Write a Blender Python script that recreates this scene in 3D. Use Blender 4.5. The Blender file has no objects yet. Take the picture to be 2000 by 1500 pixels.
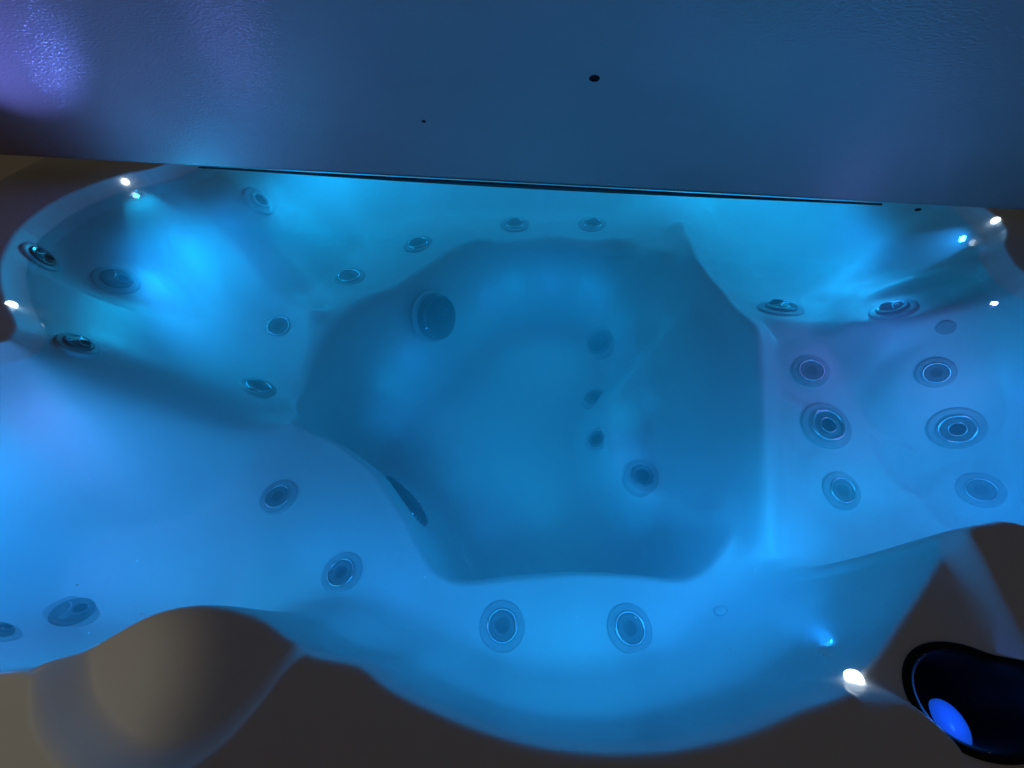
import bpy, bmesh, math, random
import numpy as np
from mathutils import Vector, Matrix

random.seed(7)
rng = np.random.default_rng(7)
S = bpy.context.scene
COL = S.collection

# ------------------------------------------------------------------ camera
PITCH = math.radians(50.5)          # looking down from the near edge of the tub
FPX = 750.0                         # focal length in pixels of the 2000 px wide photograph
EYE = np.array([0.0, 0.0, 0.5])
cd = bpy.data.cameras.new('camera'); cam = bpy.data.objects.new('camera', cd); COL.objects.link(cam)
cam.location = EYE
cam.rotation_euler = (math.pi / 2 - PITCH, 0, 0)
cd.sensor_width = 36.0; cd.sensor_fit = 'HORIZONTAL'
cd.lens = 36.0 * FPX / 2000.0
cd.clip_start = 0.01; cd.clip_end = 100
S.camera = cam

# ------------------------------------------------------------------ world (night, faint warm ambient)
W = bpy.data.worlds.new('World'); S.world = W; W.use_nodes = True
bg = W.node_tree.nodes['Background']
bg.inputs[0].default_value = (0.031, 0.0245, 0.0165, 1)
bg.inputs[1].default_value = 1.0
S.view_settings.view_transform = 'Standard'; S.view_settings.look = 'None'
S.view_settings.exposure = 0.0; S.view_settings.gamma = 1.0
S.cycles.max_bounces = 12; S.cycles.diffuse_bounces = 6; S.cycles.glossy_bounces = 5
S.cycles.transparent_max_bounces = 12
S.cycles.sample_clamp_indirect = 3.0
S.cycles.caustics_reflective = False; S.cycles.caustics_refractive = False
S.cycles.use_denoising = True

# ------------------------------------------------------------------ picture <-> place
FW = np.array([0, math.cos(PITCH), -math.sin(PITCH)])
UP = np.array([0, math.sin(PITCH), math.cos(PITCH)])
def ray(px, py):
    d = FW * FPX + np.array([1.0, 0, 0]) * (px - 1000) - UP * (py - 750)
    return d / np.linalg.norm(d)
def at(px, py, z=0.0):
    """the point of the level z that the photograph shows at this pixel"""
    d = ray(px, py); t = (z - EYE[2]) / d[2]
    return EYE + d * t
def xy(pts, z):
    return np.array([at(p[0], p[1], z if len(p) < 3 else p[2])[:2] for p in pts])

def smooth_closed(P, n=6):
    """Catmull-Rom through a closed outline"""
    out = []
    N = len(P)
    for i in range(N):
        p0, p1, p2, p3 = P[i - 1], P[i], P[(i + 1) % N], P[(i + 2) % N]
        for k in range(n):
            t = k / n
            out.append(0.5 * ((2 * p1) + (-p0 + p2) * t + (2 * p0 - 5 * p1 + 4 * p2 - p3) * t * t
                              + (-p0 + 3 * p1 - 3 * p2 + p3) * t ** 3))
    return np.array(out)

def sdf(P, X, Y):
    """signed distance to polygon P, positive inside"""
    d2 = np.full(X.shape, 1e9); inside = np.zeros(X.shape, bool)
    N = len(P)
    for i in range(N):
        ax, ay = P[i]; bx, by = P[(i + 1) % N]
        ex, ey = bx - ax, by - ay
        L = ex * ex + ey * ey + 1e-12
        t = np.clip(((X - ax) * ex + (Y - ay) * ey) / L, 0, 1)
        dx = X - ax - t * ex; dy = Y - ay - t * ey
        d2 = np.minimum(d2, dx * dx + dy * dy)
        c = ((ay > Y) != (by > Y)) & (X < (bx - ax) * (Y - ay) / (by - ay + 1e-15) + ax)
        inside ^= c
    d = np.sqrt(d2)
    return np.where(inside, d, -d)
def dline(P, X, Y):
    d2 = np.full(X.shape, 1e9)
    for i in range(len(P) - 1):
        ax, ay = P[i]; bx, by = P[i + 1]
        ex, ey = bx - ax, by - ay
        t = np.clip(((X - ax) * ex + (Y - ay) * ey) / (ex * ex + ey * ey + 1e-12), 0, 1)
        dx = X - ax - t * ex; dy = Y - ay - t * ey
        d2 = np.minimum(d2, dx * dx + dy * dy)
    return np.sqrt(d2)
def sst(a, b, x):
    t = np.clip((x - a) / (b - a), 0, 1); return t * t * (3 - 2 * t)

# ------------------------------------------------------------------ outlines of the moulded shell
ZL = -0.032                          # the dished lobes of the rim
near = [(0, 1312, 0), (70, 1313, -.005), (118, 1300, -.03), (155, 1277, ZL), (200, 1250, ZL), (300, 1197, ZL), (400, 1182, ZL), (500, 1205, ZL),
        (560, 1245, ZL), (615, 1281, -.01), (700, 1300, 0), (760, 1345, 0), (850, 1390, 0), (950, 1430, 0),
        (1060, 1460, 0), (1180, 1472, 0), (1300, 1468, 0), (1400, 1450, 0), (1480, 1425, 0), (1560, 1390, 0),
        (1650, 1352, -.01), (1700, 1300, ZL), (1760, 1215, ZL), (1810, 1140, ZL), (1850, 1075, -.03), (1890, 1032, 0), (1940, 1020, 0), (2000, 1022, 0)]
basin = [tuple(v) for v in xy(near, 0)]
basin += [(.80, .13), (1.0, .13), (1.17, .26), (1.23, .47), (1.17, .62)]
basin += [tuple(v) for v in xy([(2000, 530), (1962, 480), (1955, 430)], 0)]
basin += [(1.30, 1.25), (1.25, 1.7), (1.0, 2.05), (.45, 2.17), (-.3, 2.17), (-.8, 2.03), (-1.02, 1.7), (-1.06, 1.45)]
basin += [tuple(v) for v in xy([(300, 328), (230, 342), (120, 385), (40, 442), (5, 500), (0, 545), (12, 590), (31, 630), (22, 655), (0, 668)], 0)]
basin += [(-1.05, .47), (-1.12, .36), (-1.12, .2), (-1.0, .06), (-.85, .01), (-.68, .005)]
BASIN = smooth_closed(np.array(basin), 4)

ZS = -0.42
foot = [(622, 840), (655, 853), (700, 880), (745, 920), (790, 985), (820, 1040), (842, 1085), (870, 1110), (910, 1122),
        (1000, 1112), (1130, 1103), (1250, 1109), (1325, 1116), (1375, 1090), (1402, 1030), (1405, 900), (1388, 770),
        (1350, 660), (1310, 580), (1270, 525), (1210, 480), (1100, 462), (970, 472), (880, 512), (795, 572),
        (712, 622), (655, 675), (622, 740), (603, 782), (605, 815)]
FOOT = smooth_closed(xy(foot, ZS), 4)
ZF = -0.80
dome = [(1150, 860), (1152, 815), (1168, 785), (1200, 742), (1260, 712), (1350, 690), (1450, 700), (1480, 900), (1420, 1060), (1330, 1080), (1270, 1020), (1200, 960), (1160, 910)]
DOME = smooth_closed(xy(dome, ZF + .10), 3)

lobeL = [(104, 1330), (97, 1250), (110, 1130), (250, 1020), (400, 1000), (560, 1060), (668, 1190), (612, 1272), (572, 1305), (520, 1375), (450, 1450), (360, 1510), (240, 1530),
         (150, 1465), (112, 1400)]
LOBEL = smooth_closed(xy(lobeL, -.02), 4)
lobeR = [(1640, 1350), (1740, 1368), (1830, 1440), (1880, 1520), (1990, 1640), (2300, 1650), (2250, 1500), (2080, 1420), (1990, 1300), (1925, 1180), (1872, 1070), (1835, 1040), (1700, 1200)]
LOBER = smooth_closed(xy(lobeR, -.02), 4)

# levels of the seats, read off at points all over the tub
ctrl = [(100, 900, -.40), (250, 1000, -.46), (400, 1000, -.46), (540, 970, -.43), (665, 1120, -.43), (560, 1250, -.43), (300, 1150, -.46), (100, 1050, -.42),
        (120, 760, -.33), (200, 835, -.36), (330, 872, -.37), (450, 865, -.385), (560, 830, -.40),
        (300, 600, -.43), (400, 700, -.46), (505, 755, -.45), (545, 638, -.45), (420, 560, -.46), (250, 720, -.40), (600, 720, -.42),
        (345, 345, -.22), (390, 430, -.30), (450, 500, -.35), (560, 575, -.39), (640, 600, -.40),
        (600, 480, -.47), (680, 535, -.46), (740, 420, -.47), (815, 475, -.46), (560, 420, -.40),
        (950, 420, -.46), (1005, 437, -.46), (1157, 437, -.46), (1100, 400, -.46), (880, 470, -.42), (1240, 440, -.42),
        (1310, 420, -.36), (1345, 520, -.36), (1400, 620, -.36), (1460, 720, -.38), (1490, 850, -.40), (1510, 1000, -.41), (1520, 1150, -.42),
        (1450, 470, -.42), (1600, 470, -.44), (1750, 470, -.42), (1600, 540, -.42), (1800, 530, -.38), (1480, 560, -.42),
        (1525, 600, -.32), (1743, 602, -.31), (1640, 610, -.31), (1900, 640, -.26), (1520, 650, -.29), (1700, 650, -.27), (1850, 640, -.26),
        (1585, 723, -.33), (1828, 728, -.32), (1614, 832, -.38), (1868, 837, -.37), (1645, 957, -.42), (1915, 957, -.40), (2050, 800, -.34),
        (1680, 1060, -.47), (1690, 1130, -.49), (1600, 1120, -.46), (1760, 1050, -.46), (1580, 1000, -.44),
        (1640, 1230, -.42), (1560, 1220, -.42), (1500, 1260, -.42), (1400, 1192, -.42), (1230, 1225, -.43), (980, 1222, -.43), (1100, 1300, -.44), (1300, 1350, -.44), (850, 1200, -.42),
        (760, 1250, -.42), (720, 1150, -.42), (900, 1160, -.42), (1100, 1150, -.425)]
CX = np.array([at(a, b, c)[:2] for a, b, c in ctrl]); CZ = np.array([c[2] for c in ctrl])

GX0, GX1, GY0, GY1, GS = -1.62, 1.75, -0.52, 2.46, 0.005
gx = np.arange(GX0, GX1, GS); gy = np.arange(GY0, GY1, GS)
X, Y = np.meshgrid(gx, gy)

def level(X, Y, sig=.075):
    num = np.zeros(X.shape); den = np.zeros(X.shape)
    for (cx, cy), cz in zip(CX, CZ):
        r2 = ((X - cx) ** 2 + (Y - cy) ** 2)
        w = np.exp(-r2 / (2 * sig * sig)) + 2e-4 / (r2 + .02)
        num += w * cz; den += w
    return num / den

def gauss(d, s): return np.exp(-(d / s) ** 2)

def surface(X, Y):
    sB = sdf(BASIN, X, Y); sF = sdf(FOOT, X, Y); sD = sdf(DOME, X, Y)
    sL = sdf(LOBEL, X, Y); sR = sdf(LOBER, X, Y)
    SEAT = level(X, Y)
    # ridges between the seats
    for pts, z, hgt, wid in [([(40, 700), (120, 770), (200, 833), (330, 870), (450, 862), (560, 828)], -.37, .034, .035),
                             ([(335, 335), (385, 430), (445, 500), (520, 555), (600, 590)], -.34, .036, .035),
                             ([(1325, 450), (1352, 530), (1405, 605), (1455, 685), (1485, 800), (1500, 950), (1508, 1060)], -.37, .062, .030),
                             ([(1480, 640), (1600, 632), (1750, 632), (1900, 640)], -.28, .006, .05)]:
        SEAT = SEAT + hgt * gauss(dline(xy(pts, z), X, Y), wid)
    # the deep foot-end recess of the lounger with its own little lip
    REC = smooth_closed(xy([(1600, 1195), (1690, 1200), (1770, 1190), (1830, 1110), (1800, 1000), (1700, 985), (1630, 1020), (1600, 1100)], -.46), 4)
        # moulded rim
    RIM = np.zeros(X.shape)
    RIM += ZL * sst(-.006, .026, sL)
    RIM += ZL * sst(-.004, .016, sR)
    edge = np.minimum(np.minimum(X - GX0, GX1 - X), np.minimum(Y - GY0, GY1 - Y))
    RIM -= .10 * (1 - np.sqrt(np.clip(1 - np.clip(1 - edge / .10, 0, 1) ** 2, 0, 1)))
    # backrest walls: steep and narrow in front, long concave slopes to the left, behind and right
    wall = .075 + .25 * sst(.12 + .25 * sst(.3, .5, X), .60 + .2 * sst(.3, .5, X), Y) + .14 * sst(-.5, -1.0, X) * sst(.45, .7, Y)
    wall += .05 * sst(.18, .05, Y) * sst(-.4, -.7, X) - .022 * sst(.42, .62, X) * sst(.5, .3, Y)
    u = np.clip(sB / wall, 0, 1)
    prof = np.sin(u * math.pi / 2) ** 1.0
    prof = .04 * sst(-.003, .006, sB) * (u < 1) + prof * (1 - .04) * sst(-.001, .014, sB) + .04 * (u >= 1)
    Z = RIM * (1 - prof) + SEAT * prof
    # footwell
    fw = np.where(Y < .9, .07, .085)
    so = np.maximum(sst(.58, .95, Y), sst(.42, .60, X) * sst(.2, .35, Y))
    pf = sst(-.022 - .045 * so, fw + .115 * so, sF)
    FL = ZF + .012 * np.cos(X * 3) + .17 * sst(-.02, .035, sD)
    Z = Z * (1 - pf) + FL * pf
    return Z, sB, sF
Z, sB, sF = surface(X, Y)
def blur(A, sig):
    k = int(3 * sig / GS); w = np.exp(-(np.arange(-k, k + 1) * GS) ** 2 / (2 * sig * sig)); w /= w.sum()
    B = np.pad(A, k, mode='edge')
    B = np.apply_along_axis(lambda v: np.convolve(v, w, 'valid'), 0, B)
    return np.apply_along_axis(lambda v: np.convolve(v, w, 'valid'), 1, B)
# the moulding is soft everywhere but along the two near lips
_nearlip = gauss(sF, .05) * (1 - np.maximum(sst(.62, .9, Y), sst(.46, .60, X) * sst(.25, .38, Y)))
SOFT = (blur(Z, .022) - Z) * sst(.02, .06, sB) * (1 - np.clip(1.6 * _nearlip, 0, 1))
Z = Z + SOFT
NY, NX = Z.shape; ZREG = Z

def zat(x, y):
    fx = np.clip((x - GX0) / GS, 0, NX - 1.001); fy = np.clip((y - GY0) / GS, 0, NY - 1.001)
    i = int(fx); j = int(fy); a = fx - i; b = fy - j
    return (ZREG[j, i] * (1 - a) + ZREG[j, i + 1] * a) * (1 - b) + (ZREG[j + 1, i] * (1 - a) + ZREG[j + 1, i + 1] * a) * b
def nat(x, y, h=.012):
    n = Vector((-(zat(x + h, y) - zat(x - h, y)) / (2 * h), -(zat(x, y + h) - zat(x, y - h)) / (2 * h), 1))
    return n.normalized()
def hit(px, py):
    """where the moulded shell lies under this pixel, and its normal there"""
    d = ray(px, py); t = .3; dt = .002
    while t < 4:
        p = EYE + d * t
        if p[2] < zat(p[0], p[1]):
            lo, hi = t - dt, t
            for _ in range(20):
                m = (lo + hi) / 2; p = EYE + d * m
                if p[2] < zat(p[0], p[1]): hi = m
                else: lo = m
            p = EYE + d * hi
            return Vector(p), nat(p[0], p[1]), hi
        t += dt
    return None

# draw the mesh grid together along the two lips so that they stay crisp
def pull(s, PX, PY, X, Y, w=.02, p=1.7):
    gy_, gx_ = np.gradient(s, GS); g = np.hypot(gx_, gy_) + 1e-9
    a = np.abs(s); t = np.where(a < w, np.sign(s) * (a / w) ** p * w, s)
    return X + (t - s) * gx_ / g, Y + (t - s) * gy_ / g
XR, YR, ZR = X, Y, Z
X, Y = pull(sB, None, None, X, Y)
_dx, _dy = pull(sF, None, None, XR, YR)
X = X + _dx - XR; Y = Y + _dy - YR
Z, sB, sF = surface(X, Y)
_fx = np.clip((X - GX0) / GS, 0, X.shape[1] - 1.001); _fy = np.clip((Y - GY0) / GS, 0, X.shape[0] - 1.001)
_i = _fx.astype(int); _j = _fy.astype(int); _a = _fx - _i; _b = _fy - _j
Z = Z + (SOFT[_j, _i] * (1 - _a) + SOFT[_j, _i + 1] * _a) * (1 - _b) + (SOFT[_j + 1, _i] * (1 - _a) + SOFT[_j + 1, _i + 1] * _a) * _b

# moulded pads that turn some of the jets away from the slope of their wall
FWV = Vector(FW)
PADS = [(228, 546, 28, .30), (1525, 601, 30, -1), (1743, 603, 29, -1),
        (1615, 831, 36, .22), (1868, 837, 36, .32), (1584, 724, 25, .2), (1828, 728, 25, .3), (1645, 958, 29, .22), (1916, 957, 29, .32)]
_new = []
for px, py, r_, m in PADS:
    p, n, t = hit(px, py)
    c = Vector((0, .6, .55)) if m < 0 else -FWV
    m = .42 if m < 0 else m
    nt_ = (n * (1 - m) + c * m).normalized()
    R_ = r_ * t * float(np.dot(ray(px, py), FW)) / FPX
    _new.append((p, nt_, R_))
def press(XX, YY, ZZ, SB):
    for p, n, R_ in _new:
        d = np.hypot(XX - p.x, YY - p.y)
        w = (1 - sst(1.45 * R_, 3.4 * R_, d)) * sst(.0, .03, SB)
        ZZ = ZZ * (1 - w) + (p.z - (n.x * (XX - p.x) + n.y * (YY - p.y)) / n.z) * w
    return ZZ
Z = press(X, Y, Z, sB); ZREG = press(XR, YR, ZREG, sdf(BASIN, XR, YR))

# ------------------------------------------------------------------ materials
def mat(name, color, rough=.4, metal=0.0, coat=0.0, emis=None, es=0, spec=.5):
    m = bpy.data.materials.new(name); m.use_nodes = True
    b = m.node_tree.nodes['Principled BSDF']
    b.inputs['Base Color'].default_value = (*color, 1)
    b.inputs['Roughness'].default_value = rough; b.inputs['Metallic'].default_value = metal
    b.inputs['Coat Weight'].default_value = coat; b.inputs['Coat Roughness'].default_value = .06
    b.inputs['Specular IOR Level'].default_value = spec
    if emis:
        b.inputs['Emission Color'].default_value = (*emis, 1); b.inputs['Emission Strength'].default_value = es
    return m
def noise_bump(m, scale, strength, dist=.001, stretch=(1, 1, 1), detail=3, rough_var=None, color_var=None, tex='NOISE'):
    nt = m.node_tree; b = nt.nodes['Principled BSDF']
    tc = nt.nodes.new('ShaderNodeTexCoord'); mp = nt.nodes.new('ShaderNodeMapping')
    mp.inputs['Scale'].default_value = stretch
    nt.links.new(tc.outputs['Object'], mp.inputs['Vector'])
    n = nt.nodes.new('ShaderNodeTexNoise'); n.inputs['Scale'].default_value = scale; n.inputs['Detail'].default_value = detail
    nt.links.new(mp.outputs[0], n.inputs['Vector'])
    bp = nt.nodes.new('ShaderNodeBump'); bp.inputs['Strength'].default_value = strength; bp.inputs['Distance'].default_value = dist
    nt.links.new(n.outputs['Fac'], bp.inputs['Height']); nt.links.new(bp.outputs[0], b.inputs['Normal']); nt.links.new(bp.outputs[0], b.inputs['Coat Normal'])
    if rough_var or color_var:
        n2 = nt.nodes.new('ShaderNodeTexNoise'); n2.inputs['Scale'].default_value = (rough_var or color_var)[0]; n2.inputs['Detail'].default_value = 5
        nt.links.new(mp.outputs[0], n2.inputs['Vector'])
        if rough_var:
            mr = nt.nodes.new('ShaderNodeMapRange'); mr.inputs['To Min'].default_value = rough_var[1]; mr.inputs['To Max'].default_value = rough_var[2]
            mr.inputs['From Min'].default_value = .3; mr.inputs['From Max'].default_value = .7
            nt.links.new(n2.outputs['Fac'], mr.inputs[0]); nt.links.new(mr.outputs[0], b.inputs['Roughness'])
        if color_var:
            cr = nt.nodes.new('ShaderNodeMix'); cr.data_type = 'RGBA'
            cr.inputs['A'].default_value = (*color_var[1], 1); cr.inputs['B'].default_value = (*color_var[2], 1)
            mr = nt.nodes.new('ShaderNodeMapRange'); mr.inputs['From Min'].default_value = .3; mr.inputs['From Max'].default_value = .7
            nt.links.new(n2.outputs['Fac'], mr.inputs[0]); nt.links.new(mr.outputs[0], cr.inputs['Factor'])
            nt.links.new(cr.outputs['Result'], b.inputs['Base Color'])
    return m

M_shell = noise_bump(mat('pearl_acrylic', (.80, .83, .86), .4, coat=.04), 9, .10, .004, rough_var=(14, .34, .50), color_var=(5, (.79, .82, .85), (.83, .85, .87)))
# a fine pearl flake in the clear coat of the acrylic
_nt = M_shell.node_tree; _n = _nt.nodes.new('ShaderNodeTexNoise'); _n.inputs['Scale'].default_value = 420; _n.inputs['Detail'].default_value = 1
_b = _nt.nodes.new('ShaderNodeBump'); _b.inputs['Strength'].default_value = .5; _b.inputs['Distance'].default_value = .001
_c = [n for n in _nt.nodes if n.type == 'TEX_COORD'][0]
_nt.links.new(_c.outputs['Object'], _n.inputs['Vector']); _nt.links.new(_n.outputs['Fac'], _b.inputs['Height'])
_nt.links.new(_b.outputs[0], _nt.nodes['Principled BSDF'].inputs['Coat Normal'])
_nt.nodes['Principled BSDF'].inputs['Coat Weight'].default_value = .15; _nt.nodes['Principled BSDF'].inputs['Coat Roughness'].default_value = .12
M_flange = mat('grey_gasket', (.50, .54, .58), .3)
M_ring = mat('chrome_ring', (.62, .66, .7), .12, metal=.9)
M_cap = mat('grey_insert', (.22, .25, .27), .3)
M_capd = mat('grey_insert_core', (.10, .12, .13), .35)
M_body = mat('smoky_plastic', (.15, .18, .20), .16, coat=.6)
M_hole = mat('dark_hole', (.006, .007, .009), .6, spec=.1)
M_grille = noise_bump(mat('dark_grille', (.035, .042, .05), .25), 260, .5, .002)
M_black = mat('black_well', (.004, .004, .004), .55, spec=.2)
M_led = mat('led_lens', (.9, .95, 1), .1, emis=(.75, .9, 1), es=3.5)
M_vinyl = noise_bump(mat('cover_vinyl', (.30, .32, .36), .34, coat=.40, spec=.25), 330, .42, .0020, stretch=(.4, 1, 1), rough_var=(3, .40, .60), color_var=(2.2, (.37, .225, .22), (.47, .29, .285)))
M_seam = mat('cover_seam', (.03, .04, .045), .5)

# ------------------------------------------------------------------ object helpers
def link(name, me, m=None, parent=None):
    o = bpy.data.objects.new(name, me); COL.objects.link(o)
    if m: me.materials.append(m)
    if parent: o.parent = parent
    return o
def tagged(o, label=None, cat=None, kind=None, group=None):
    if label: o['label'] = label
    if cat: o['category'] = cat
    if kind: o['kind'] = kind
    if group: o['group'] = group
    return o
def mesh(name, V, F, smooth=True):
    me = bpy.data.meshes.new(name); me.from_pydata([tuple(v) for v in V], [], F); me.update()
    if smooth: me.polygons.foreach_set('use_smooth', [True] * len(me.polygons))
    return me
def lathe(profile, n=40, wob=None, off=(0, 0)):
    """(r, z) profile turned about z"""
    V = []; F = []
    for r, z in profile:
        for k in range(n):
            a = 2 * math.pi * k / n
            rr = r * (1 + (wob(a) if wob else 0))
            V.append((rr * math.cos(a) + off[0], rr * math.sin(a) + off[1], z))
    for i in range(len(profile) - 1):
        for k in range(n):
            k2 = (k + 1) % n
            F.append((i * n + k, i * n + k2, (i + 1) * n + k2, (i + 1) * n + k))
    return V, F
def torus(R, r, zc, n=44, m=10, wob=None):
    prof = [(R + r * math.cos(2 * math.pi * j / m), zc + r * math.sin(2 * math.pi * j / m)) for j in range(m + 1)]
    return lathe(prof, n, wob)
def merge(*vf):
    V = []; F = []
    for v, f in vf:
        o = len(V); V += list(v); F += [tuple(i + o for i in q) for q in f]
    return V, F

# ------------------------------------------------------------------ hot tub: shell split into basin and rim
tub = bpy.data.objects.new('hot_tub', None); COL.objects.link(tub)
tagged(tub, 'white moulded hot tub full of water lit blue by small lamps', 'hot tub')
# normals on the drawn-together grid from its own tangents
Tu = np.dstack([np.gradient(X, axis=1), np.gradient(Y, axis=1), np.gradient(Z, axis=1)])
Tv = np.dstack([np.gradient(X, axis=0), np.gradient(Y, axis=0), np.gradient(Z, axis=0)])
NRM = np.cross(Tu, Tv); NRM /= np.linalg.norm(NRM, axis=2, keepdims=True)
def sub_sheet(mask, name, m, skirt=False, hole=None):
    """one sheet of the shell made of the grid cells in mask"""
    J, I = np.nonzero(mask)
    ids = -np.ones(Z.shape, int)
    use = np.zeros(Z.shape, bool)
    use[J, I] = use[J + 1, I] = use[J, I + 1] = use[J + 1, I + 1] = True
    jj, ii = np.nonzero(use); ids[jj, ii] = np.arange(len(jj))
    V = np.column_stack([X[jj, ii], Y[jj, ii], Z[jj, ii]])
    F = np.column_stack([ids[J, I], ids[J, I + 1], ids[J + 1, I + 1], ids[J + 1, I]])
    me = bpy.data.meshes.new(name)
    me.vertices.add(len(V)); me.vertices.foreach_set('co', V.ravel())
    me.loops.add(F.size); me.loops.foreach_set('vertex_index', F.ravel())
    me.polygons.add(len(F)); me.polygons.foreach_set('loop_start', np.arange(0, F.size, 4))
    me.update(calc_edges=True); me.validate()
    me.polygons.foreach_set('use_smooth', np.ones(len(F), bool))
    N = NRM[jj, ii]
    me.normals_split_custom_set_from_vertices([tuple(v) for v in N])
    return link(name, me, m, tub)

# the round black well in the right lobe of the rim
WC = at(1906, 1366, ZL); WR = .070; WY = .69
cellX = XR[:-1, :-1] + GS / 2; cellY = YR[:-1, :-1] + GS / 2
WC2 = (-1.50, .86, 0)  # second well, added out of view as a seat for the glitter lamp
well = np.zeros(cellX.shape, bool)
for c_ in (WC, WC2): well |= ((cellX - c_[0]) ** 2 + ((cellY - c_[1]) / WY) ** 2) < (WR * .94) ** 2
sBc = sB[:-1, :-1]
sub_sheet((sBc > -.004), 'basin', M_shell)
sub_sheet((sBc <= -.004) & ~well, 'rim', M_shell)
# outer side of the shell
V = []; F = []
ring = [(GX0, GY0), (gx[-1], GY0), (gx[-1], gy[-1]), (GX0, gy[-1])]
for x, y in ring: V += [(x, y, -.10), (x, y, -.95)]
for k in range(4):
    a = 2 * k; b = 2 * ((k + 1) % 4); F.append((a, a + 1, b + 1, b))
link('cabinet', mesh('cabinet', V, F, False), mat('cabinet_board', (.05, .045, .04), .6), tub)

# ------------------------------------------------------------------ jets
def make_jet(px, py, rpx, kind, turn=0, spec=None):
    if spec: p, n, t = spec
    else: p, n, t = hit(px, py)
    lift = .20 if py in (669, 501, 671, 1197, 1232) else .10
    nn_ = n
    if kind == 'small': n = (n + Vector((0, 0, .6))).normalized()
    d = ray(px, py); depth = t * float(np.dot(d, FW))
    R = rpx * depth / FPX
    if not spec: R *= math.sqrt(float(np.dot(d, FW))) ** 1.0
    e = bpy.data.objects.new('jet', None); COL.objects.link(e); e.parent = tub
    q = Vector((0, 0, 1)).rotation_difference(n)
    e.matrix_local = Matrix.Translation(p - Vector(ray(px, py)) * ((.001 + lift * R) / max(.35, -nn_.dot(Vector(ray(px, py)))))) @ q.to_matrix().to_4x4() @ Matrix.Rotation(turn, 4, 'Z') @ Matrix.Scale(R, 4)
    def part(name, vf, m): return link(name, mesh(name, *vf), m, e)
    part('flange', lathe([(1.5, -1.0), (1.48, -.35), (1.45, -.02), (1.40, .03), (1.32, .05), (1.0, .06), (.6, .06)]), M_flange)
    if kind == 'air':
        part('ring', torus(.92, .10, .08), M_ring)
        part('insert', merge(lathe([(.86, .08), (.78, .12), (.62, .10), (.58, .08), (.54, .10), (.40, .09), (.36, .06)])), M_cap)
        part('nozzle', lathe([(.50, .085), (.38, .10), (.3, .075), (.001, .09)]), M_capd)
    elif kind == 'rotary':
        w = lambda a: .012 * math.cos(6 * a)
        part('ring', torus(.92, .11, .12, 60, 10, w), M_ring)
        part('insert', lathe([(.90, .10), (.75, .06), (.45, .10)], 48), M_body)
        part('nozzle', merge(torus(.45, .045, .14)), M_ring)
        part('opening', lathe([(.43, .14), (.42, .11), (.001, .105)]), M_hole)
    elif kind == 'bright':
        part('ring', torus(.72, .20, .10, 50, 10, lambda a: .04 * math.cos(7 * a)), mat('pale_ring', (.6, .65, .68), .25))
        part('opening', lathe([(.58, .16), (.001, .15)]), M_hole)
    elif kind == 'dir':
        part('insert', merge(lathe([(1.0, .02), (1.0, .14), (.94, .22), (.85, .25), (.7, .22), (.62, .25), (.35, .36), (.001, .38)], 48)), M_body)
        # curved lip and angled nozzle pipe
        V = []; F = []
        for i in range(15):
            a = -1.15 + 2.3 * i / 14
            cx, cy = -.62 + .5 * math.cos(a), .62 * math.sin(a)
            for k in range(8):
                b = 2 * math.pi * k / 8
                V.append((cx + .045 * math.cos(b) * math.cos(a), cy + .045 * math.cos(b) * math.sin(a), .40 + .05 * math.sin(b) - .12 * abs(math.sin(a))))
        for i in range(14):
            for k in range(8): F.append((i * 8 + k, i * 8 + (k + 1) % 8, (i + 1) * 8 + (k + 1) % 8, (i + 1) * 8 + k))
        part('deflector', (V, F), M_ring)
        part('nozzle', lathe([(.44, .24), (.46, .36), (.40, .42), (.33, .40), (.31, .33)], 36, off=(.34, 0)), M_body)
        part('opening', lathe([(.33, .395), (.001, .385)], 36, off=(.34, 0)), M_hole)
    elif kind == 'small':
        part('ring', torus(.80, .14, .10, 48, 8, lambda a: .05 * math.cos(8 * a)), M_body)
        part('insert', lathe([(.85, .09), (.5, .12)], 40), M_body)
        part('opening', lathe([(.52, .14), (.001, .13)]), M_hole)
    elif kind == 'drain':
        part('ring', torus(.88, .14, .06), M_cap)
        part('opening', lathe([(.84, .07), (.5, .09), (.001, .10)]), M_hole)
    elif kind == 'button':
        e.children[0].data.transform(Matrix.Scale(.6, 4))
        part('cap', lathe([(.75, .04), (.7, .09), (.001, .10)]), M_shell)
    elif kind == 'dot':
        part('cap', lathe([(1.2, .07), (.001, .09)]), M_flange)
    return e

for px, py, r in [(545, 638, 23), (505, 755, 24), (543, 970, 26), (667, 1118, 29), (682, 540, 22), (816, 476, 21), (1005, 437, 20),
                  (1157, 437, 20), (981, 1222, 33), (1230, 1227, 33), (1584, 724, 25), (1828, 728, 25), (1645, 958, 29), (1916, 957, 29)]:
    make_jet(px, py, r, 'air', turn=random.random() * 6)
for px, py, r, t in [(82, 501, 26, .2), (228, 546, 28, .2), (154, 671, 27, 0), (141, 1197, 39, .3), (-10, 1232, 36, .3), (1525, 601, 30, 2.0), (1743, 603, 29, 2.2)]:
    make_jet(px, py, r, 'dir', turn=t)
for px, py, r in [(1615, 831, 36), (1868, 837, 36)]: make_jet(px, py, r, 'rotary')
make_jet(507, 392, 22, 'bright')
for px, py, r in [(1162, 777, 21), (1166, 858, 19), (1254, 930, 24)]: make_jet(px, py, r, 'small')
make_jet(1171, 669, 26, 'drain')
e = make_jet(1407, 1192, 17, 'button'); e.name = 'air_button'
e = make_jet(1848, 640, 12, 'dot'); e.name = 'plug'

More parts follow.
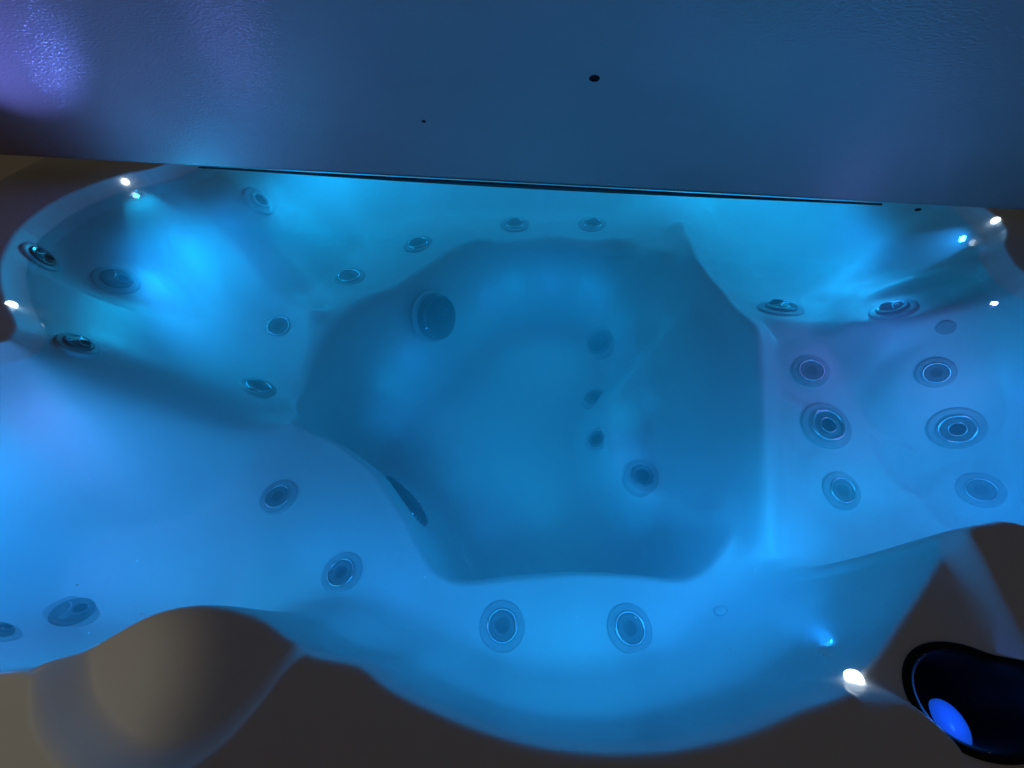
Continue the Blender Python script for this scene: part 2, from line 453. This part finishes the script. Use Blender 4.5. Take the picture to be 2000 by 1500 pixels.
# suction grilles in the footwell wall
def suction(p, n, R, spin=0):
    e = bpy.data.objects.new('suction_cover', None); COL.objects.link(e); e.parent = tub
    q = Vector((0, 0, 1)).rotation_difference(n)
    e.matrix_local = Matrix.Translation(p) @ q.to_matrix().to_4x4() @ Matrix.Rotation(spin, 4, 'Z') @ Matrix.Scale(R, 4)
    link('flange', mesh('flange', *lathe([(1.12, -.15), (1.12, .04), (1.06, .07), (.9, .08)], 56)), M_flange, e)
    link('grille', mesh('grille', *lathe([(1.0, -.1), (1.0, .28), (.97, .38), (.88, .45), (.80, .47), (.78, .42), (.72, .43), (.70, .48), (.60, .49), (.58, .44), (.52, .45), (.50, .50), (.38, .51), (.36, .46), (.30, .46), (.28, .52), (.001, .53)], 72, lambda a: .006 * math.cos(36 * a))), M_grille, e)
    vf = []
    for k in range(34):
        a = 2 * math.pi * k / 34
        c, s = math.cos(a), math.sin(a)
        V = [(r * c - w * s, r * s + w * c, z) for r, z in ((.90, .46), (.98, .39)) for w in (-.022, .022)]
        V += [(x * 1.01, y * 1.01, z + .03) for x, y, z in V]
        vf.append((V, [(4, 5, 7, 6), (0, 1, 5, 4), (2, 3, 7, 6), (0, 2, 6, 4), (1, 3, 7, 5)]))
    link('ribs', mesh('ribs', *merge(*vf), False), M_ring, e)
    return e
p, n, t = hit(838, 618)
nn = Vector((n.x, n.y, 0)).normalized(); nn = (nn + Vector((.1, 0, .38))).normalized()
suction(p + nn * .03, nn, .092)
pz = at(793, 975, -.55)
g2 = [sdf(FOOT, np.array([pz[0] + a]), np.array([pz[1] + b]))[0] for a, b in ((.02, 0), (-.02, 0), (0, .02), (0, -.02))]
n2 = Vector((g2[0] - g2[1], g2[2] - g2[3], .012)).normalized()
suction(Vector(pz) - n2 * .040, n2, .095)

# ------------------------------------------------------------------ black well with glowing dome
M_glow = mat('lit_blue_lens', (.05, .2, .8), .3, emis=(.01, .12, 1.0), es=.45)
def cup_well(c, lens):
    e = bpy.data.objects.new('cup_well', None); COL.objects.link(e); e.parent = tub
    e.location = (c[0], c[1], c[2])
    V, F = lathe([(WR * 1.07, -.004), (WR * 1.05, .002), (WR * .95, .003), (WR * .85, -.003), (WR * .83, -.02), (WR * .80, -.12), (.001, -.125)], 64, lambda a: .02 * math.cos(3 * a + 1))
    V = [(x, y * WY, z + zat(c[0] + x, c[1] + y * WY) - c[2] if z > -.01 else z) for x, y, z in V]
    link('liner', mesh('liner', V, F), M_black, e)
    vf = lathe([(.034 * math.cos(a), .020 * math.sin(a)) for a in [i * math.pi / 20 for i in range(11)]], 32)
    g = link('glowing_lens', mesh('glowing_lens', *vf), M_glow, e)
    g.location = Vector(lens) - e.location; g.rotation_euler = (0, .5, .9); g.scale = (.85, .5, .8)
    pl = bpy.data.lights.new('well_fill', 'POINT'); pl.energy = .045; pl.color = (.03, .22, 1); pl.shadow_soft_size = .008  # added lamp above the lens, gives it a gradient and tints the liner
    po = bpy.data.objects.new('well_fill', pl); COL.objects.link(po); po.parent = e; po.location = g.location + Vector((-.012, .02, .045))
    return e
cup_well((WC[0], WC[1], ZL), at(1852, 1415, ZL - .06))
cup_well(WC2, (WC2[0], WC2[1], -.05))  # the added well, unseen on the left rim

# ------------------------------------------------------------------ LED lamps in the wall, just under the lip, and added fill lamps
CEN = Vector((.05, 1.0, 0))
def link_lens(o, r, n):
    q = Vector((0, 0, 1)).rotation_difference(n).to_matrix().to_4x4()
    a = link('lens', mesh('lens', *lathe([(r, -.004), (r, .001), (r * .8, .004), (r * .5, .0055), (.0005, .006)], 24)), M_led, o); a.matrix_local = q
def led(p, inward, color, power, r=.0085, tilt=-.25, cone=175, soft=.006, lens=True, face=None, off=.03, blend=1.0):  # also places the added fill lamps
    o = bpy.data.objects.new('led_or_fill_light', None); COL.objects.link(o); o.parent = tub; o.location = p
    d = Vector((inward[0], inward[1], 0)).normalized(); d.z = tilt; d.normalize()
    q = Vector((0, 0, 1)).rotation_difference(d).to_matrix().to_4x4()
    if lens:
        link_lens(o, r, face or d)
    l = bpy.data.lights.new('led_or_fill_lamp', 'SPOT'); l.energy = power; l.color = color; l.shadow_soft_size = soft
    l.spot_size = math.radians(cone); l.spot_blend = blend
    lo = bpy.data.objects.new('led_or_fill_lamp', l); COL.objects.link(lo); lo.parent = o
    lo.location = d * off; lo.rotation_euler = d.to_track_quat('-Z', 'Y').to_euler()
    return o
CY = (.0, .50, 1.0); BL = (.015, .335, 1.0); VI = (.20, .24, 1.0)
def wall_led(x, y, color, power, z=-.13, tilt=-.05):
    """on the wall nearest to (x, y)"""
    m = np.hypot(BASIN[:, 0] - x, BASIN[:, 1] - y).argmin()
    a = BASIN[m]; t = BASIN[(m + 1) % len(BASIN)] - BASIN[m - 1]
    nrm = np.array([-t[1], t[0]]); nrm /= np.linalg.norm(nrm)
    if sdf(BASIN, np.array([a[0] + nrm[0] * .03]), np.array([a[1] + nrm[1] * .03]))[0] < 0: nrm = -nrm
    s = 0
    while s < .1 and zat(a[0] + nrm[0] * s, a[1] + nrm[1] * s) > z: s += .001
    return led(Vector((a[0] + nrm[0] * (s + .003), a[1] + nrm[1] * (s + .003), z)), nrm, color, power, tilt=-.5 if y < .15 else tilt, soft=.13 if x < -1 else .08, lens=False, off=.16 if x < -1 else .09, blend=.45, cone=178)
def px_led(px, py, color, power, tilt=-.25, soft=.006):
    p, n, t = hit(px, py)
    if px == 2004: return led(p + n * .002, (n.x, n.y), color, power, tilt=tilt, lens=False)
    return led(p + n * .002, (n.x, n.y), color, power, tilt=tilt, face=n, soft=soft)
K = 10.8
px_led(245, 355, CY, .06 * K)
px_led(22, 596, VI, .30 * K, tilt=1.1, soft=.05)
px_led(1945, 431, BL, .10 * K)
px_led(1668, 1325, BL, .16 * K, tilt=-.1)
px_led(2004, 556, VI, .025 * K, tilt=.0)
# added fill lamps spaced round the wall just below the water, no fixtures
def fill_line(P, step, fn):
    seg = np.roll(P, -1, axis=0) - P; L = np.hypot(seg[:, 0], seg[:, 1]); tot = L.sum(); n = int(tot / step); out = []
    cum = np.concatenate([[0], np.cumsum(L)])
    for k in range(n):
        d = (k + .5) * tot / n; q = min(np.searchsorted(cum, d, side='right') - 1, len(P) - 1)
        a = P[q] + seg[q] * ((d - cum[q]) / (L[q] + 1e-9)); tng = seg[q] / (L[q] + 1e-9)
        fn(a, np.array([-tng[1], tng[0]]), k)
def _rim_fill(a, nrm, k):
    if sdf(BASIN, np.array([a[0] + nrm[0] * .03]), np.array([a[1] + nrm[1] * .03]))[0] < 0: nrm = -nrm
    x, y = a
    pw = .145 if y > 1.85 else .115 if y > 1.1 else .085
    if y < .25: pw = .092
    if y < .25 and x > .40: pw = .15
    if x < -.9 and y < .5: pw = .064
    if x > 1.0 and y < .8: pw = .048
    sk = 0; zl = -.12
    while sk < .12 and zat(x + nrm[0] * sk, y + nrm[1] * sk) > zl: sk += .002
    col = CY if (y > 1.2 and k % 2) or k % 4 == 0 else BL
    if (x < -.9 and y < .5 and k % 3 == 0) or (x > 1.1 and .3 < y < .9 and k % 2): col = VI
    led(Vector((x + nrm[0] * (sk + .003), y + nrm[1] * (sk + .003), zl)), nrm, col, pw * K, tilt=-.45 if y < .25 and x > -.9 else -.12, soft=.07, lens=False, off=.07 if y < .25 and x > -.9 else .11, blend=.2, cone=178)
fill_line(BASIN, .15, _rim_fill)
# added lamp at the unseen left well, makes the cover glitter
led(Vector((-1.50, .86, -.03)), (.30, .24), (.13, .22, 1), 1.5 * K, r=.008, tilt=.95, cone=46, soft=.012)
# added ring of unseen fill lamps that evens the light in the footwell
def _foot_fill(a, nrm, k):
    if sdf(FOOT, np.array([a[0] + nrm[0] * .03]), np.array([a[1] + nrm[1] * .03]))[0] < 0: nrm = -nrm
    led(Vector((a[0] + nrm[0] * .07, a[1] + nrm[1] * .07, -.56)), nrm, CY if k % 2 else BL, .160 * K, tilt=.15, soft=.08, lens=False, off=.05, blend=.9, cone=140)
fill_line(FOOT, .22, _foot_fill)

# ------------------------------------------------------------------ water
ZW = -0.038
wm = (np.maximum.reduce([Z[:-1, :-1], Z[1:, :-1], Z[:-1, 1:], Z[1:, 1:]]) < 9) & (np.minimum.reduce([Z[:-1, :-1], Z[1:, :-1], Z[:-1, 1:], Z[1:, 1:]]) < ZW + .012) & (sBc > -.002)
wm[1:] |= wm[:-1].copy(); wm[:-1] |= wm[1:].copy(); wm[:, 1:] |= wm[:, :-1].copy(); wm[:, :-1] |= wm[:, 1:].copy()
wm &= (sBc > -.004)
st = 1
J, I = np.nonzero(wm)
use = np.zeros(Z.shape, bool); use[J, I] = use[J + 1, I] = use[J, I + 1] = use[J + 1, I + 1] = True
ids = -np.ones(Z.shape, int); jj, ii = np.nonzero(use); ids[jj, ii] = np.arange(len(jj)); n0 = len(jj)
rip = .0004 * (np.sin(X * 19 + 3 * np.sin(Y * 7)) + np.sin(Y * 23 + 2 * np.sin(X * 9)))
top = np.column_stack([X[jj, ii], Y[jj, ii], (ZW + rip)[jj, ii]])
bot = np.column_stack([X[jj, ii], Y[jj, ii], np.minimum(Z[jj, ii], ZW) - .012])
F = [(ids[j, i], ids[j, i + 1], ids[j + 1, i + 1], ids[j + 1, i]) for j, i in zip(J, I)]
FB = [(n0 + a, n0 + d, n0 + c, n0 + b) for a, b, c, d in F]
from collections import Counter
ec = Counter()
for f in F:
    for k in range(4): ec[(f[k], f[(k + 1) % 4])] += 1
sides = [(b, a, n0 + a, n0 + b) for (a, b) in ec if (b, a) not in ec]
me = mesh('water', np.vstack([top, bot]), F + FB + sides)
M_w = bpy.data.materials.new('water'); M_w.use_nodes = True; nt = M_w.node_tree; nt.nodes.clear()
out = nt.nodes.new('ShaderNodeOutputMaterial'); tr = nt.nodes.new('ShaderNodeBsdfTransparent'); gl = nt.nodes.new('ShaderNodeBsdfGlossy')
gl.inputs['Roughness'].default_value = .06
fr = nt.nodes.new('ShaderNodeFresnel'); fr.inputs['IOR'].default_value = 1.33
mx = nt.nodes.new('ShaderNodeMixShader'); nt.links.new(fr.outputs[0], mx.inputs[0]); nt.links.new(tr.outputs[0], mx.inputs[1]); nt.links.new(gl.outputs[0], mx.inputs[2])
nz = nt.nodes.new('ShaderNodeTexNoise'); nz.inputs['Scale'].default_value = 22; bp = nt.nodes.new('ShaderNodeBump'); bp.inputs['Strength'].default_value = .25; bp.inputs['Distance'].default_value = .004
tc = nt.nodes.new('ShaderNodeTexCoord'); nt.links.new(tc.outputs['Object'], nz.inputs['Vector']); nt.links.new(nz.outputs['Fac'], bp.inputs['Height']); nt.links.new(bp.outputs[0], gl.inputs['Normal'])
nt.links.new(mx.outputs[0], out.inputs['Surface'])
ab = nt.nodes.new('ShaderNodeVolumeAbsorption'); ab.inputs['Color'].default_value = (.10, .64, .97, 1); ab.inputs['Density'].default_value = .5
vs = nt.nodes.new('ShaderNodeVolumeScatter'); vs.inputs['Color'].default_value = (.4, .82, 1, 1); vs.inputs['Density'].default_value = 1.3; vs.inputs['Anisotropy'].default_value = .3
av = nt.nodes.new('ShaderNodeAddShader'); nt.links.new(ab.outputs[0], av.inputs[0]); nt.links.new(vs.outputs[0], av.inputs[1])
nt.links.new(av.outputs[0], out.inputs['Volume'])
wat = link('water', me, M_w); tagged(wat, 'still clear water glowing blue inside the hot tub', 'water', 'structure')

# bubbles and specks on the water
M_bub = bpy.data.materials.new('bubble_skin'); M_bub.use_nodes = True; bt = M_bub.node_tree; bt.nodes.clear()
_o = bt.nodes.new('ShaderNodeOutputMaterial'); _t = bt.nodes.new('ShaderNodeBsdfDiffuse'); _g = bt.nodes.new('ShaderNodeBsdfTranslucent'); _m = bt.nodes.new('ShaderNodeMixShader')
_m.inputs[0].default_value = .5
for _q in (_t, _g): _q.inputs['Color'].default_value = (1, 1, 1, 1)
bt.links.new(_t.outputs[0], _m.inputs[1]); bt.links.new(_g.outputs[0], _m.inputs[2]); bt.links.new(_m.outputs[0], _o.inputs['Surface'])
ico = bmesh.new(); bmesh.ops.create_icosphere(ico, subdivisions=1, radius=1); iv = [v.co.copy() for v in ico.verts]; if_ = [tuple(v.index for v in f.verts) for f in ico.faces]; ico.free()
V, F = [], []
def bub(px, py, r, deep=0):
    c = Vector(at(px, py, ZW - deep)); o = len(V)
    if zat(c.x, c.y) > ZW - deep - .01: return
    V.extend([c + v * r for v in iv]); F.extend([tuple(i + o for i in f) for f in if_])
for _ in range(40): bub(rng.normal(1612, 16), rng.normal(1264, 10), rng.uniform(.0004, .0009))
for _ in range(40): bub(rng.normal(268, 12), rng.normal(382, 10), rng.uniform(.0008, .0018))
for _ in range(260): bub(rng.uniform(0, 2000), rng.uniform(400, 1450), rng.uniform(.0005, .0013), rng.uniform(.02, .3))
bb = link('bubbles', mesh('bubbles', V, F), M_bub); tagged(bb, 'tiny bubbles and specks floating on the water', 'bubbles', 'stuff')

# ------------------------------------------------------------------ cover, half of it tipped up over the tub
A = Vector(at(75, 315, .05)); B = Vector(at(2000, 421, .05))
ax = (B - A).normalized(); L0 = (B - A).length
bk = Vector((-ax.y, ax.x, 0))                                   # away from the camera
LEAN = math.radians(-14)
upv = (Vector((0, 0, 1)) * math.cos(LEAN) + bk * math.sin(LEAN)).normalized()
nf = ax.cross(upv).normalized()
if nf.y > 0: nf = -nf
cov = bpy.data.objects.new('tub_cover', None); COL.objects.link(cov)
tagged(cov, 'dark vinyl hot tub cover tipped up behind the open half of the tub', 'cover')
M4 = Matrix((( ax.x, upv.x, nf.x, A.x), (ax.y, upv.y, nf.y, A.y), (ax.z, upv.z, nf.z, A.z), (0, 0, 0, 1)))
cov.matrix_world = M4
bm = bmesh.new(); bmesh.ops.create_cube(bm, size=1)
W_, H_, T_ = L0 + .75, 1.0, .09
for v in bm.verts: v.co = Vector(((v.co.x + .5) * W_ - .20, (v.co.y + .5) * H_, (v.co.z - .5) * T_))
bmesh.ops.bevel(bm, geom=bm.edges[:], offset=.02, segments=5, affect='EDGES')
me = bpy.data.meshes.new('panel'); bm.to_mesh(me); bm.free()
link('panel', me, M_vinyl, cov)
# dark welt hanging along the middle of the lower edge
V, F = [], []
N = 60
for i in range(N + 1):
    u = i / N; x = .50 + u * 1.80; dn = .008 * math.sin(math.pi * u) ** 1.3
    V += [(x, .003, -.004), (x, .003 - dn, -.004), (x, .003 - dn, -.012), (x, .003, -.012)]
for i in range(N):
    for k in range(4): F.append((4 * i + k, 4 * i + (k + 1) % 4, 4 * i + 4 + (k + 1) % 4, 4 * i + 4 + k))
link('hem', mesh('hem', V, F, False), M_seam, cov)
def cover_pt(px, py):
    d = Vector(ray(px, py)); t = (A - Vector(EYE)).dot(nf) / d.dot(nf); q = Vector(EYE) + d * t - A
    return q.dot(ax), q.dot(upv)
for px, py, r in [(1161, 153, .0085), (828, 237, .004), (398, 327, .005), (1793, 409, .006)]:
    x, y = cover_pt(px, py)
    o = link('drain_grommet', mesh('drain_grommet', *lathe([(r * 1.25, .0006), (r, .0014), (r * .96, .001), (.0003, .0008)], 28)), M_hole, cov)
    o.location = (x, y, 0); o.scale = (1, .55, 1)

# ------------------------------------------------------------------ added narrow warm spot that makes khaki patches on the near left rim
l = bpy.data.lights.new('rim_fill_spot', 'SPOT'); l.energy = 6.5; l.color = (1, .87, .60); l.shadow_soft_size = .04
l.spot_size = math.radians(13); l.spot_blend = .6
lo = bpy.data.objects.new('rim_fill_spot', l); COL.objects.link(lo); lo.location = (-.75, .1, 1.3)
lo.rotation_euler = (Vector((-.50, -.01, 0)) - Vector(lo.location)).to_track_quat('-Z', 'Y').to_euler()
